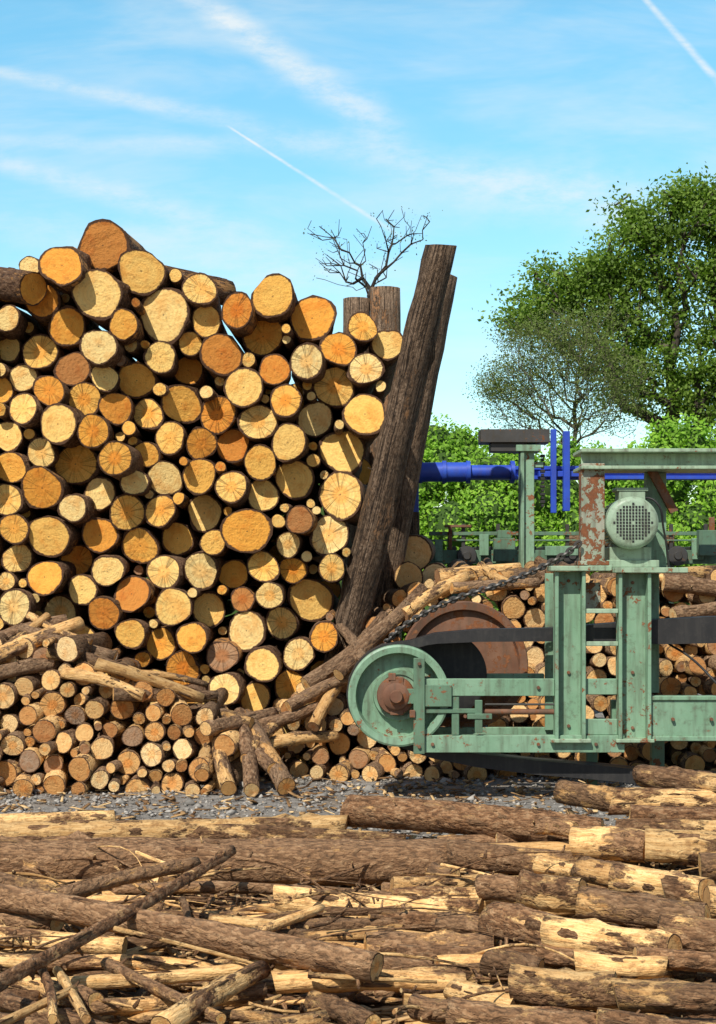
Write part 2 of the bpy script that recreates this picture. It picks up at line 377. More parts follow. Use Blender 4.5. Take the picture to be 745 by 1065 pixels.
P_h=[(272,762),(300,728),(335,700),(372,668),(415,615),(450,600),(490,594),(520,598),(560,590),(600,602),(640,606),(700,596),(760,602),(1100,600),(1100,806),(290,806)]
hp=Logs()
for (x,y,r) in pack(P_h,[],[(9,12.5,4000),(7,10,9000),(5,7.5,9000),(3.8,5.5,6000)]):
    d=14.35+(806-y)/206*1.7+U(-.2,.2)
    p0=W(x,y,d); rw=r*d/F
    L=1.9 if x>360 else max(.7,15.25-d)
    hp.log(p0,p0+Vector((U(-.25,.25),1,U(-.1,.1)))*L,rw*1.0,rw*U(.8,1),seg=13,rings=4,wob=.07,cap_tilt=.28,rnd=(R(),R(),R()))
for a,da,b,db,r in [((318,712),14.7,(425,630),15.4,8),((335,700),14.8,(400,640),15.5,7),((352,702),14.6,(440,612),15.7,7),((268,755),14.2,(330,735),14.6,7),((300,735),14.4,(372,700),14.8,7),
    ((326,756),14.3,(366,690),15.0,7),((420,640),15.3,(485,600),15.9,7),((455,600),15.9,(540,592),16.3,8),((640,612),15.6,(745,596),16.2,9),((690,606),15.7,(790,622),15.7,9),((270,776),14.1,(350,766),14.6,7),((520,602),15.9,(610,592),16.4,8),((700,640),15.4,(790,620),15.8,8),
    ((470,612),15.6,(560,606),15.9,6),((500,588),16.2,(530,606),15.7,5),((560,584),16.3,(596,604),15.8,6),((648,590),16.2,(700,606),15.7,6),((380,690),14.6,(352,650),15.6,6)]:
    stick(hp,a,da,b,db,r)
hp.log(W(431,575,17.0),W(437,572,18.6),.22,.2,seg=18,rnd=(.5,.3,.4)); hp.log(W(452,600,16.6),W(455,598,18),.16,.15,rnd=(.6,.1,.4))
hp.log(W(425,600,16.4),W(428,598,18),.17,.15,rnd=(.6,.5,.4))
hp.make('cordwood_pile',[m_sbark,m_send])

# ============================================================ FOREGROUND LOGS
fg=Logs()
def flog(x1,y1,x2,y2,r,h,peel=None,bend=.02,taper=.92):
    p=G(x1,y1,h); q=G(x2,y2,h); rw=r*p.y/F
    g=R() if peel is None else peel
    p.z+=U(-.01,.01); LL_=(q-p).length
    fg.log(p,q,rw,rw*taper,seg=26,rings=max(8,int(LL_*11)),wob=.085,bend=bend,cap_tilt=.25,rnd=(R(),g,R()),knots=int(5*LL_),flakes=int((13 if r>9 else 4)*LL_),stubs=int(1.8*LL_))
RL=[(668,806,800,824,13,.62,.5),(584,822,648,832,12,.42,.5),(636,833,800,838,13,.50,.6),(362,842,627,868,16,.24,.1),(655,850,820,854,13,.48,.4),(640,862,800,866,12,.42,.6),
(598,876,674,882,17,.40,.7),(671,877,830,882,17,.44,.8),(468,889,603,901,15,.26,.3),(606,905,652,914,14,.36,.6),(640,912,736,927,16,.38,.7),(728,902,850,906,14,.42,.5),
(448,909,473,913,12,.2,.4),(500,922,546,928,13,.26,.2),(542,922,607,930,18,.32,.6),(288,936,500,948,14,.14,.8),(603,940,737,956,16,.34,.5),(735,938,860,944,17,.38,.9),
(462,960,516,969,13,.22,.4),(512,956,592,976,19,.28,.5),(572,972,702,990,18,.32,.8),(690,968,860,990,19,.36,.5),(380,985,514,986,15,.18,.6),(506,1000,562,1010,13,.24,.6),
(534,1022,642,1030,20,.28,.65),(598,1002,692,1006,12,.3,.9),(640,1034,860,1044,17,.34,.5),(285,1023,486,1023,12,.2,.95),(470,1056,622,1072,17,.26,.3),(620,1064,860,1082,16,.3,.6),
(325,1040,388,1066,11,.16,.5),(430,1046,478,1052,14,.22,.4),(505,1088,700,1098,18,.24,.5),(330,1085,480,1092,14,.2,.6),(470,1030,535,1046,11,.2,.9),(455,1005,512,1003,9,.16,.9),
(392,956,470,962,11,.14,.4),(360,1002,450,1010,10,.12,.3),(400,925,450,930,9,.1,.6),(560,900,600,906,10,.26,.8),(560,860,600,864,9,.3,.7),(690,928,760,930,11,.36,.2),(660,995,760,1002,11,.32,.3),(560,990,600,996,10,.25,.2)]
for a in RL: flog(*a)
LL=[(-260,872,360,861,16,.13,.8),(-200,893,468,897,26,.20,.25),(-150,856,120,850,8,.08,.9),(150,868,420,876,9,.1,.5),(455,880,560,878,9,.1,.4),
(-60,921,392,1006,14,.32,.15),(-40,1043,242,884,8,.40,.35),(56,932,205,898,8,.33,.35),(60,1022,305,1000,8,.22,1.0),(-20,1008,100,1042,10,.2,.6),(168,1070,272,1008,12,.26,.7),
(-20,1072,78,1028,5,.32,1.0),(90,1046,275,1030,9,.18,.7),(-40,948,60,960,12,.22,.3),(-60,905,60,930,9,.26,.5),(-40,968,130,985,11,.2,.8),(-30,990,40,1000,9,.3,.5),
(120,950,300,965,8,.12,.7),(230,950,420,970,8,.1,.9),(0,1062,180,1085,12,.2,.6),(180,1085,340,1060,12,.18,.7),(250,1000,420,1020,8,.12,.8),
(40,1000,55,1060,5,.34,.6),(300,965,470,955,8,.14,.5),(255,975,335,945,6,.2,.8),(60,1010,90,1060,5,.3,.9),(190,935,196,965,4,.2,.2),(-20,1030,120,1075,8,.24,.5),(110,1000,230,1060,6,.24,.5),(-30,935,190,915,7,.12,.5)]
for a in LL: flog(*a)
for i in range(90):
    d=U(5.8,10.6); x=U(.3,5.5)+(-.4 if d<8 else .2); L=U(.6,1.6); r=U(.035,.066); yaw=U(-.16,.16)
    z=r+ (0 if R()<.6 else .1)
    if x-L/2<.15: x=.2+L/2
    a=Vector((x-L/2,d-yaw*L/2,z)); b=Vector((x+L/2,d+yaw*L/2,z))
    fg.log(a,b,r,r*.93,seg=18,rings=8,wob=.09,bend=.02,cap_tilt=.2,rnd=(R(),R(),R()),knots=6,flakes=int(10*L),stubs=1)
for i in range(150):
    d=U(5.6,9.2); x=U(-4.5,1.0); L=U(.4,1.8); r=U(.012,.045); yaw=random.gauss(0,.38)
    z=r+U(0,.08)
    a=Vector((x-L/2*math.cos(yaw),d-math.sin(yaw)*L/2,z)); b=Vector((x+L/2*math.cos(yaw),d+math.sin(yaw)*L/2,z+U(-.02,.06)))
    fg.log(a,b,r,r*.8,seg=12,rings=8,wob=.09,bend=.06,rnd=(R(),R()**.7,R()),knots=4,flakes=int(5*L) if r>.025 else 0,stubs=2)
# tangle of thin branches lying over the heap
for i in range(150):
    left=R()<.8
    d=U(5.7,9.0); x=U(-3.2,.9) if left else U(.3,3.5); L=U(.2,1.1); r=U(.004,.013); yaw=random.gauss(0,.75)
    z0=U(.04,.30) if left else U(.1,.25); dz=U(-.12,.12)*L
    a=Vector((x-L/2*math.cos(yaw),d-math.sin(yaw)*L/2,max(.02,z0-dz))); b=Vector((x+L/2*math.cos(yaw),d+math.sin(yaw)*L/2,max(.02,z0+dz)))
    fg.log(a,b,r,r*.5,seg=7,rings=6,wob=.1,bend=.10*L,rnd=(R(),R(),R()),stubs=2)
fg.make('foreground_log_heap',[m_fbark,m_fend])

# ============================================================ GROUND, GRAVEL, DEBRIS
m,t,b=newmat('yard_ground')
tc=t.n('ShaderNodeTexCoord').outputs['Object']
n1=t.noise(tc,.6,4,.6); n2=t.noise(tc,9,6,.7); n3=t.noise(tc,45,4,.7)
c=t.ramp(n2,[(.3,(.15,.135,.12)),(.5,(.29,.27,.24)),(.7,(.41,.385,.345))])
c=t.mix(t.step(n1,.5,.65),c,t.mix(.6,c,(.27,.20,.13)))
sx=t.n('ShaderNodeSeparateXYZ',i_0=tc)
near=t.m('SUBTRACT',1,t.step(t.m('ADD',sx.outputs[1],n1),10.0,11.4))
c=t.mix(t.m('MULTIPLY',near,.85),c,t.ramp(n3,[(.3,(.06,.033,.016)),(.5,(.20,.12,.06)),(.7,(.40,.26,.13))]))
far=t.step(t.m('ADD',sx.outputs[1],t.m('MULTIPLY',n1,4)),29,33)
c=t.mix(far,c,t.ramp(n2,[(.3,(.03,.06,.015)),(.7,(.09,.14,.035))]))
t.L.new(c,b.inputs['Base Color']); b.inputs['Roughness'].default_value=.95
bump(t,b,t.m('ADD',n2,t.m('MULTIPLY',n3,.5)),1,.05)
bm=bmesh.new()
nx,ny=90,90
def gx(i): 
    s=(i/nx-.5)*2; return 400*math.copysign(abs(s)**3,s)
def gy(j):
    s=(j/ny-.5)*2; return 12+400*math.copysign(abs(s)**3,s)
gv=[[bm.verts.new((gx(i),gy(j),-.012+.012*math.sin(gx(i)*2.1+gy(j)*1.3))) for j in range(ny+1)] for i in range(nx+1)]
for i in range(nx):
    for j in range(ny): bm.faces.new((gv[i][j],gv[i+1][j],gv[i+1][j+1],gv[i][j+1]))
me=bpy.data.meshes.new('ground'); bm.to_mesh(me); me.materials.append(m)
for p in me.polygons: p.use_smooth=True
scene.collection.objects.link(bpy.data.objects.new('ground',me))
def rocks(n,xr,yr,smin,smax,pw=2.2):
    base=np.array([(1,0,0),(-1,0,0),(0,1,0),(0,-1,0),(0,0,1),(0,0,-1)],float)
    fc=np.array([(0,2,4),(2,1,4),(1,3,4),(3,0,4),(2,0,5),(1,2,5),(3,1,5),(0,3,5)])
    s=smin+(smax-smin)*np.random.rand(n)**pw
    V=base[None]+np.random.normal(scale=.28,size=(n,6,3)); V*=s[:,None,None]*np.array([1,1,.6])
    an=np.random.rand(n)*6.28; ca,sa=np.cos(an),np.sin(an)
    x=V[...,0]*ca[:,None]-V[...,1]*sa[:,None]; y=V[...,0]*sa[:,None]+V[...,1]*ca[:,None]
    V=np.stack([x,y,V[...,2]],2)
    P=np.stack([np.random.uniform(*xr,n),np.random.uniform(*yr,n),s*.05],1)
    return (V+P[:,None]).reshape(-1,3),(fc[None]+(np.arange(n)*6)[:,None,None]).reshape(-1,3),np.repeat(np.random.rand(n),8)
V,Fc,cl=rocks(14000,(-7,7.5),(10.4,14.8),.005,.032,2.8)
V2,F2,c2=rocks(200,(-6,6.5),(11.5,14.4),.03,.085,1.8)
arr_mesh('gravel',np.vstack([V,V2]),np.vstack([Fc,F2+len(V)]),np.concatenate([cl,c2]),mat_vary('gravel_stone',[(0,(.15,.14,.125)),(.4,(.29,.27,.24)),(.8,(.44,.41,.365)),(1,(.38,.27,.16))]))
def flakes(n,xr,yr,lmin,lmax,zmax=.02):
    L=lmin+(lmax-lmin)*np.random.rand(n)**2.5; w=np.random.uniform(.006,.024,n); h=np.random.uniform(.002,.007,n)
    base=np.array([(-1,-1,-1),(1,-1,-1),(1,1,-1),(-1,1,-1),(-1,-1,1),(1,-1,1),(1,1,1),(-1,1,1)],float)
    fc=np.array([(0,3,2,1),(4,5,6,7),(0,1,5,4),(1,2,6,5),(2,3,7,6),(3,0,4,7)])
    V=base[None]*np.stack([L/2,w,h],1)[:,None]*(1+np.random.normal(scale=.15,size=(n,8,3)))
    an=np.random.rand(n)*6.28; ti=np.random.normal(scale=.22,size=n)
    x=V[...,0]; z=V[...,2]
    x2=x*np.cos(ti)[:,None]-z*np.sin(ti)[:,None]; z2=x*np.sin(ti)[:,None]+z*np.cos(ti)[:,None]
    x3=x2*np.cos(an)[:,None]-V[...,1]*np.sin(an)[:,None]; y3=x2*np.sin(an)[:,None]+V[...,1]*np.cos(an)[:,None]
    V=np.stack([x3,y3,z2],2)
    P=np.stack([np.random.uniform(*xr,n),np.random.uniform(*yr,n),np.abs(np.sin(ti))*L*.4+np.random.rand(n)*zmax],1)
    return (V+P[:,None]).reshape(-1,3),(fc[None]+(np.arange(n)*8)[:,None,None]).reshape(-1,4),np.repeat(np.random.rand(n),6)
V,Fc,cl=flakes(15000,(-5,5.5),(5.2,10.8),.03,.28,.05)
V2,F2,c2=flakes(2600,(-6,6),(10.5,14.5),.02,.16)
arr_mesh('bark_debris',np.vstack([V,V2]),np.vstack([Fc,F2+len(V)]),np.concatenate([cl,c2]),mat_vary('bark_chip',[(0,(.06,.03,.015)),(.38,(.21,.115,.05)),(.72,(.46,.28,.12)),(1,(.74,.52,.26))]))

# ============================================================ MACHINE
def bm_obj(name,bm,mat,parent,smooth=False):
    me=bpy.data.meshes.new(name); bm.normal_update(); bm.to_mesh(me); bm.free()
    if smooth:
        for p in me.polygons: p.use_smooth=True
        me.set_sharp_from_angle(angle=math.radians(35))
    me.materials.append(mat); o=bpy.data.objects.new(name,me); scene.collection.objects.link(o)
    if parent: o.parent=parent
    return o
def boxes(name,lst,mat,parent,D,bev=.005):
    bm=bmesh.new()
    for (x0,x1,v0,v1,y0,y1) in lst:
        e=U(.0004,.0016)
        X0=(x0-372.5)*D/F+e; X1=(x1-372.5)*D/F-e; Z0=H-(v1-600)*D/F+e; Z1=H-(v0-600)*D/F-e
        if v1>=9000: Z0=-.02
        r=bmesh.ops.create_cube(bm,size=1)
        for v in r['verts']:
            v.co=Vector(((X0+X1)/2+v.co.x*(X1-X0),(y0+y1)/2+v.co.y*(y1-y0-2*e),(Z0+Z1)/2+v.co.z*(Z1-Z0)))
        ed=list({e2 for v in r['verts'] for e2 in v.link_edges})
        bv=min(bev,(X1-X0)*.25,(Z1-Z0)*.25,(y1-y0)*.25)
        bmesh.ops.bevel(bm,geom=ed,offset=bv,segments=1,affect='EDGES')
    return bm_obj(name,bm,mat,parent)
def lathe_y(name,cx,cz,prof,mat,parent,seg=64,smooth=True):
    bm=bmesh.new(); rows=[]
    for (r,y) in prof:
        if r<1e-5: rows.append([bm.verts.new((cx,y,cz))])
        else: rows.append([bm.verts.new((cx+r*math.cos(2*math.pi*j/seg),y,cz+r*math.sin(2*math.pi*j/seg))) for j in range(seg)])
    for a,b2 in zip(rows[:-1],rows[1:]):
        for j in range(seg):
            k=(j+1)%seg
            if len(a)==1: bm.faces.new((a[0],b2[j],b2[k]))
            elif len(b2)==1: bm.faces.new((a[j],b2[0],a[k]))
            else: bm.faces.new((a[j],b2[j],b2[k],a[k]))
    bmesh.ops.recalc_face_normals(bm,faces=bm.faces)
    return bm_obj(name,bm,mat,parent,smooth)
def prism(name,pts,y0,y1,mat,parent):
    bm=bmesh.new(); a=[bm.verts.new((p[0],y0,p[1])) for p in pts]; b2=[bm.verts.new((p[0],y1,p[1])) for p in pts]
    bm.faces.new(a); bm.faces.new(b2[::-1]); n=len(pts)
    for i in range(n): bm.faces.new((a[i],b2[i],b2[(i+1)%n],a[(i+1)%n]))
    bmesh.ops.recalc_face_normals(bm,faces=bm.faces)
    return bm_obj(name,bm,mat,parent)
def curve(name,pts,r,mat,parent):
    cu=bpy.data.curves.new(name,'CURVE'); cu.dimensions='3D'; cu.bevel_depth=r; cu.bevel_resolution=3
    sp=cu.splines.new('BEZIER'); sp.bezier_points.add(len(pts)-1)
    for bp,p in zip(sp.bezier_points,pts): bp.co=p; bp.handle_left_type=bp.handle_right_type='AUTO'
    cu.materials.append(mat); o=bpy.data.objects.new(name,cu); scene.collection.objects.link(o)
    if parent: o.parent=parent
    return o
def chain(name,pts,link,wire,mat,parent):
    # smooth path (Catmull-Rom), alternating oval links
    P=[pts[0]]+pts+[pts[-1]]; path=[]
    for i in range(1,len(P)-2):
        for k in range(30):
            t=k/30; a,b_,c_,d_=P[i-1],P[i],P[i+1],P[i+2]
            path.append(.5*((2*b_)+(c_-a)*t+(2*a-5*b_+4*c_-d_)*t*t+(3*b_-a-3*c_+d_)*t**3))
    bm=bmesh.new(); acc=0; last=path[0]; n=0; step=link*.72
    for i in range(1,len(path)):
        acc+=(path[i]-last).length; last=path[i]
        if acc>=step:
            acc-=step; tan=(path[i]-path[i-1]).normalized(); s1=tan.cross(Vector((0,1,0))).normalized(); s2=tan.cross(s1)
            side,nor=(s1,s2) if n%2==0 else (s2,s1); n+=1
            rows=[]; ns=14
            for k in range(ns):
                an=2*math.pi*k/ns; cc=path[i]+tan*(math.cos(an)*link*.5)+side*(math.sin(an)*link*.30)
                rad=(tan*math.cos(an)+side*math.sin(an)).normalized()
                rows.append([bm.verts.new(cc+rad*wire*math.cos(q_)+nor*wire*math.sin(q_)) for q_ in (0,1.047,2.094,3.142,4.189,5.236)])
            for k in range(ns):
                a,b_=rows[k],rows[(k+1)%ns]
                for j in range(6): bm.faces.new((a[j],a[(j+1)%6],b_[(j+1)%6],b_[j]))
    bmesh.ops.recalc_face_normals(bm,faces=bm.faces)
    return bm_obj(name,bm,mat,parent,True)
D=12.8; s=D/F
MC=empty('sawmill_belt_conveyor')
def MX(u): return (u-372.5)*s
def MZ(v): return H-(v-600)*s
boxes('side_rail',[(441,577,706,724,12.80,12.815),(441,577,706,709,12.815,12.88),(441,577,721,724,12.815,12.88),
 (441,577,706,724,13.50,13.56),
 (432,650,765,783,12.80,12.815),(432,650,765,768,12.815,12.9),(432,650,780,783,12.815,12.9),(432,650,765,783,13.5,13.56),
 (608,643,706,723,12.83,12.86),(608,643,748,765,12.83,12.86),
 (677,1100,727,768,12.82,12.835),(677,1100,724,728.5,12.80,12.92),(677,1100,766,771,12.80,12.92),(650,1100,735,768,13.5,13.58)],m_green,MC,D)
boxes('bearing_plate',[(430,442,684,784,12.76,12.80),(442,500,737,742,12.80,12.83),(494,502,728,762,12.79,12.82),(486,512,742,748,12.78,12.82),(470,478,724,765,12.81,12.83),(400,442,716,732,12.77,12.79),(442,470,712,735,12.775,12.80)],m_greendk,MC,D)
def channel(x0,x1,v0,v1,y): 
    return [(x0,x1,v0,v1,y+.13,y+.145),(x0,x0+4,v0,v1,y,y+.13),(x1-4,x1,v0,v1,y,y+.13)]
boxes('column',channel(577,609,594,770,12.76)+channel(643,677,596,770,12.76),m_green,MC,D)
boxes('column_cap',[(572,613,588.5,594,12.72,13.0),(638,714,590,596,12.72,13.62),(609,643,633,638,12.78,12.84),(609,643,667,672,12.78,12.84),(613,638,588,594,12.85,13.6),(572,614,768,772,12.74,12.93),(640,680,768,772,12.74,12.93)],m_green2,MC,D)
boxes('rear_column',[(577,600,596,768,13.45,13.5),(655,677,596,768,13.45,13.5),(684,706,487,590,13.30,13.42),(688,702,596,727,13.46,13.5)],m_green,MC,D)
boxes('rusted_column',[(608,633,480,588,12.98,13.14),(604,637,583,588,12.94,13.18),(612,629,606,634,13.0,13.1)],m_rusty,MC,D)
boxes('top_beam',[(607,1100,465,469,12.92,13.44),(609,1100,469,483,13.05,13.065),(607,1100,483,487,12.92,13.44)],m_green2,MC,D)
prism('diagonal_brace',[(MX(684),MZ(487)),(MX(694),MZ(487)),(MX(716),MZ(528)),(MX(708),MZ(532))],13.2,13.26,m_rust,MC)
boxes('support_leg',[(690,704,768,9000,13.3,13.4),(900,920,768,9000,12.9,13.0),(900,920,768,9000,13.4,13.48),(1060,1080,487,9000,12.95,13.1),(622,634,783,9000,13.42,13.5)],m_greendk,MC,D)
bl=[(593,604),(593,756),(660,606),(660,758),(593,700),(660,700),(436,690),(436,776),(450,774),(560,774),(620,774),(700,748),(740,748),(455,715),(560,715),(484,745),(507,745)]
bm=bmesh.new()
for (u,v) in bl:
    yy=12.885 if u in (593,660) else (12.755 if u==436 else 12.795)
    r=bmesh.ops.create_cone(bm,segments=6,radius1=.017,radius2=.015,depth=.03,cap_ends=True,matrix=Matrix.Translation((MX(u),yy,MZ(v)))@Matrix.Rotation(math.pi/2,4,'X'))
bm_obj('bolts',bm,m_rust,MC)
cx,cz=MX(415),MZ(724); q=s
lathe_y('drive_pulley',cx,cz,[(0,12.90),(22*q,12.90),(22*q,12.885),(26*q,12.88),(27*q,12.93),(43*q,12.94),(44.5*q,12.86),(45*q,12.82),(51*q,12.815),(53*q,12.825),(53*q,12.96),(50*q,12.97),(50*q,13.24),(53*q,13.25),(53*q,13.30),(46*q,13.31),(44*q,13.2),(0,13.2)],m_green,MC)
lathe_y('pulley_hub',MX(412),cz,[(0,12.70),(6*q,12.70),(7*q,12.72),(7*q,12.75),(12*q,12.755),(14*q,12.77),(14*q,12.80),(19*q,12.81),(20*q,12.83),(20*q,12.92)],m_rust,MC,32)
boxes('hub_clamp',[(404,412,700,708,12.79,12.84),(426,432,738,746,12.74,12.78),(406,420,704,744,12.795,12.812)],m_rust,MC,D)
def belt(name,path,y0,y1,mat):
    bm=bmesh.new(); rows=[]
    n=len(path)
    for i,(u,v,t_) in enumerate(path):
        a=path[max(0,i-1)]; b2=path[min(n-1,i+1)]; dx,dz=b2[0]-a[0],b2[1]-a[1]; l=math.hypot(dx,dz); nx_,nz_=-dz/l,dx/l
        p=(MX(u+nx_*t_/2),MZ(v+nz_*t_/2)); q_=(MX(u-nx_*t_/2),MZ(v-nz_*t_/2))
        rows.append([bm.verts.new((p[0],y0,p[1])),bm.verts.new((q_[0],y0,q_[1])),bm.verts.new((q_[0],y1,q_[1])),bm.verts.new((p[0],y1,p[1]))])
    for a,b2 in zip(rows[:-1],rows[1:]):
        for j in range(4): bm.faces.new((a[j],a[(j+1)%4],b2[(j+1)%4],b2[j]))
    bm.faces.new(rows[0]); bm.faces.new(rows[-1][::-1])
    bmesh.ops.recalc_face_normals(bm,faces=bm.faces)
    return bm_obj(name,bm,mat,MC)
pth=[(1100,644,26),(900,652,26),(745,656,28),(690,658,26),(640,659,20),(575,661,14),(500,662,13),(455,665,11),(428,671,7)]
for k in range(0,11):
    an=math.pi/2+math.pi*k/10; pth.append((415+52.5*math.cos(an),724-52.5*math.sin(an),5))
pth+=[(450,786,10),(500,794,14),(560,801,15),(620,806,15),(680,812,15),(760,816,15),(900,819,15),(1100,819,15)]
belt('rubber_belt',pth,12.975,13.235,m_black)
pr=[(0,13.30)]; rr=46*q
pr+=[(30*q,13.31),(40*q,13.31)]
for k in range(6):
    y=13.32+k*.028; pr+=[(rr,y),(rr,y+.012),(rr-.02,y+.018),(rr-.02,y+.026)]
pr+=[(0,13.5)]
lathe_y('grooved_pulley',MX(466),MZ(706),pr,m_black,MC)
lathe_y('rusty_flywheel',MX(490),MZ(698),[(0,13.60),(20*q,13.60),(21*q,13.66),(60*q,13.67),(62*q,13.61),(70*q,13.60),(71*q,13.63),(71*q,13.78),(0,13.79)],m_rust,MC,96)
curve('tension_rod',[Vector((MX(478),12.87,MZ(741))),Vector((MX(577),12.87,MZ(741)))],.026,m_rust,MC)
curve('tension_rod_thin',[Vector((MX(505),12.84,MZ(733))),Vector((MX(577),12.84,MZ(733)))],.01,m_steel,MC)
chain('drive_chain',[Vector((MX(608),12.93,MZ(562))),Vector((MX(590),12.92,MZ(576))),Vector((MX(556),12.9,MZ(594))),Vector((MX(520),12.9,MZ(608))),Vector((MX(478),12.95,MZ(622))),Vector((MX(440),13.0,MZ(640))),Vector((MX(412),13.1,MZ(660))),Vector((MX(396),13.3,MZ(680)))],.066,.0135,m_steel,MC)
curve('power_cable',[Vector((MX(706),13.2,MZ(672))),Vector((MX(722),13.0,MZ(684))),Vector((MX(740),12.75,MZ(706))),Vector((MX(765),12.75,MZ(735)))],.011,m_black,MC)
curve('motor_cable',[Vector((MX(672),13.15,MZ(515))),Vector((MX(688),13.05,MZ(520))),Vector((MX(698),13.1,MZ(550))),Vector((MX(706),13.2,MZ(590)))],.010,m_black,MC)
mx_,mz_=MX(661),MZ(543)
lathe_y('motor_fan_cover',mx_,mz_,[(0,12.905),(22*q,12.905),(25*q,12.915),(27.5*q,12.94),(28*q,13.02),(27*q,13.03),(25*q,13.03)],m_motor,MC,48)
bm=bmesh.new()
gsp=3.3
for iu in range(-6,7):
    for iv in range(-6,7):
        gu,gw=iu*gsp,iv*gsp
        if math.hypot(gu,gw)>20 or math.hypot(gu,gw)<3: continue
        hw=gsp*.33
        vs=[bm.verts.new((mx_+(gu+a_)*q,12.9015,mz_+(gw+b_)*q)) for a_,b_ in ((-hw,-hw),(hw,-hw),(hw,hw),(-hw,hw))]
        bm.faces.new(vs)
ex=bmesh.ops.extrude_face_region(bm,geom=bm.faces[:])
for e_ in ex['geom']:
    if isinstance(e_,bmesh.types.BMVert): e_.co.y-=.0015
bmesh.ops.recalc_face_normals(bm,faces=bm.faces)
bm_obj('motor_grille_slots',bm,m_black,MC)
lathe_y('motor_body',mx_,mz_,[(0,13.03),(23*q,13.03),(23.5*q,13.5),(20*q,13.52),(0,13.52)],m_motor,MC,48)
bm=bmesh.new()
for k in range(36):
    an=2*math.pi*k/36
    r=bmesh.ops.create_cube(bm,size=1)
    for v in r['verts']:
        p=Vector(((v.co.x*4+24.6)*q,v.co.y*.44,v.co.z*.007))
        v.co=Vector((mx_+p.x*math.cos(an)-p.z*math.sin(an),13.27+p.y,mz_+p.x*math.sin(an)+p.z*math.cos(an)))
bm_obj('motor_cooling_fins',bm,m_motor,MC)
boxes('motor_mount',[(640,684,568,590,13.06,13.44),(633,692,582,590,13.04,13.47),(650,678,508,520,13.08,13.3),(647,681,505,509,13.07,13.31)],m_motor,MC,D)

# ============================================================ BACKGROUND CONVEYOR + GANTRY
BC=empty('roller_conveyor'); D2=20.
boxes('conveyor_rail',[(446,1200,572,586,20,20.08),(446,1200,572,586,21,21.08),(446,1200,553,557,19.95,20.0),(446,1200,561,563,19.95,20.0)],m_greendk,BC,D2)
boxes('conveyor_guard',[(480+ i*36,484+i*36,545,573,19.97,20.02) for i in range(20)],m_steel,BC,D2)
boxes('conveyor_leg',[(470+i*110,482+i*110,586,9000,20.02,20.1) for i in range(7)]+[(470+i*110,482+i*110,586,9000,20.96,21.04) for i in range(7)],m_greendk,BC,D2)
boxes('conveyor_roller',[(455+i*14,461+i*14,568,574,20.09,20.99) for i in range(52)],m_steel,BC,D2)
boxes('conveyor_bracket',[(498,508,556,578,19.9,19.95),(566,600,568,578,19.85,19.93),(606,620,562,580,19.88,19.94),(452,460,562,584,19.88,19.95),(718,730,560,582,19.88,19.94)],m_green,BC,D2)
boxes('gear_box',[(512,534,560,584,19.75,19.9),(516,530,552,560,19.78,19.88),(722,745,552,578,19.7,19.86)],m_greendk,BC,D2)
boxes('guide_arm',[(466,470,548,572,19.9,19.95),(462,490,546,549,19.9,19.95),(736,742,538,572,19.9,19.95),(640,646,540,572,19.9,19.95)],m_rust,BC,D2)
for u_ in (486,596,706):
    lathe_y('sprocket',W(u_,578,19.85).x,W(u_,578,19.85).z,[(0,19.86),(.05,19.86),(.06,19.88),(.13,19.885),(.14,19.9),(.14,19.94),(0,19.95)],m_steel,BC,24)
# a log riding on the conveyor
cl_=Logs(); cl_.log(W(590,563,20.5),W(700,561,20.5),.13,.12,seg=16,rings=10,wob=.07,flakes=12,rnd=(.4,.6,.5)); lo=cl_.make('conveyed_log',[m_sbark,m_send]); lo.parent=BC
GP=empty('conveyor_support_post'); D3=17.3
boxes('post',[(541,556,466,625,17.3,17.5),(537,560,620,9000,17.28,17.52),(536,562,463,470,17.22,17.58),(556,566,480,486,17.35,17.45),(541,545,466,640,17.24,17.3)],m_green,GP,D3)
boxes('arm',[(499,571,447,461,17.2,17.55),(510,548,461,470,17.25,17.5)],m_steel,GP,D3)
boxes('hanging_chain',[(563+(i%2),568-(i%2),472+i*4,475.2+i*4,17.36,17.42) for i in range(14)],m_black,GP,D3)
BG=empty('blue_steel_gantry'); D4=18.6
bb=[(433,800,484,488,18.7,18.9),(433,800,494,498,18.7,18.9),(433,800,488,494,18.76,18.79),(572,578,447,534,18.5,18.56),(585,592,449,532,18.5,18.6),(800,812,440,9000,18.6,18.8),(560,604,490,496,18.56,18.7)]
boxes('beam',bb,m_blue,BG,D4)
lathe=[(W(433,491,18.5),W(488,491,18.5),.125),(W(488,491,18.5),W(534,491,18.5),.09)]
bm=bmesh.new()
for a,b2,r_ in lathe:
    dv=b2-a
    bmesh.ops.create_cone(bm,segments=32,radius1=r_,radius2=r_,depth=dv.length,cap_ends=True,matrix=Matrix.Translation((a+b2)/2)@Matrix.Rotation(math.pi/2,4,'Y'))
for u in (437,462,487,533):
    bmesh.ops.create_cone(bm,segments=32,radius1=.145,radius2=.145,depth=.05,cap_ends=True,matrix=Matrix.Translation(W(u,491,18.5))@Matrix.Rotation(math.pi/2,4,'Y'))
bm_obj('hydraulic_cylinder',bm,m_blue,BG,True)
boxes('gantry_leg',[(425,436,480,9000,18.65,18.85)],m_blue,BG,D4)

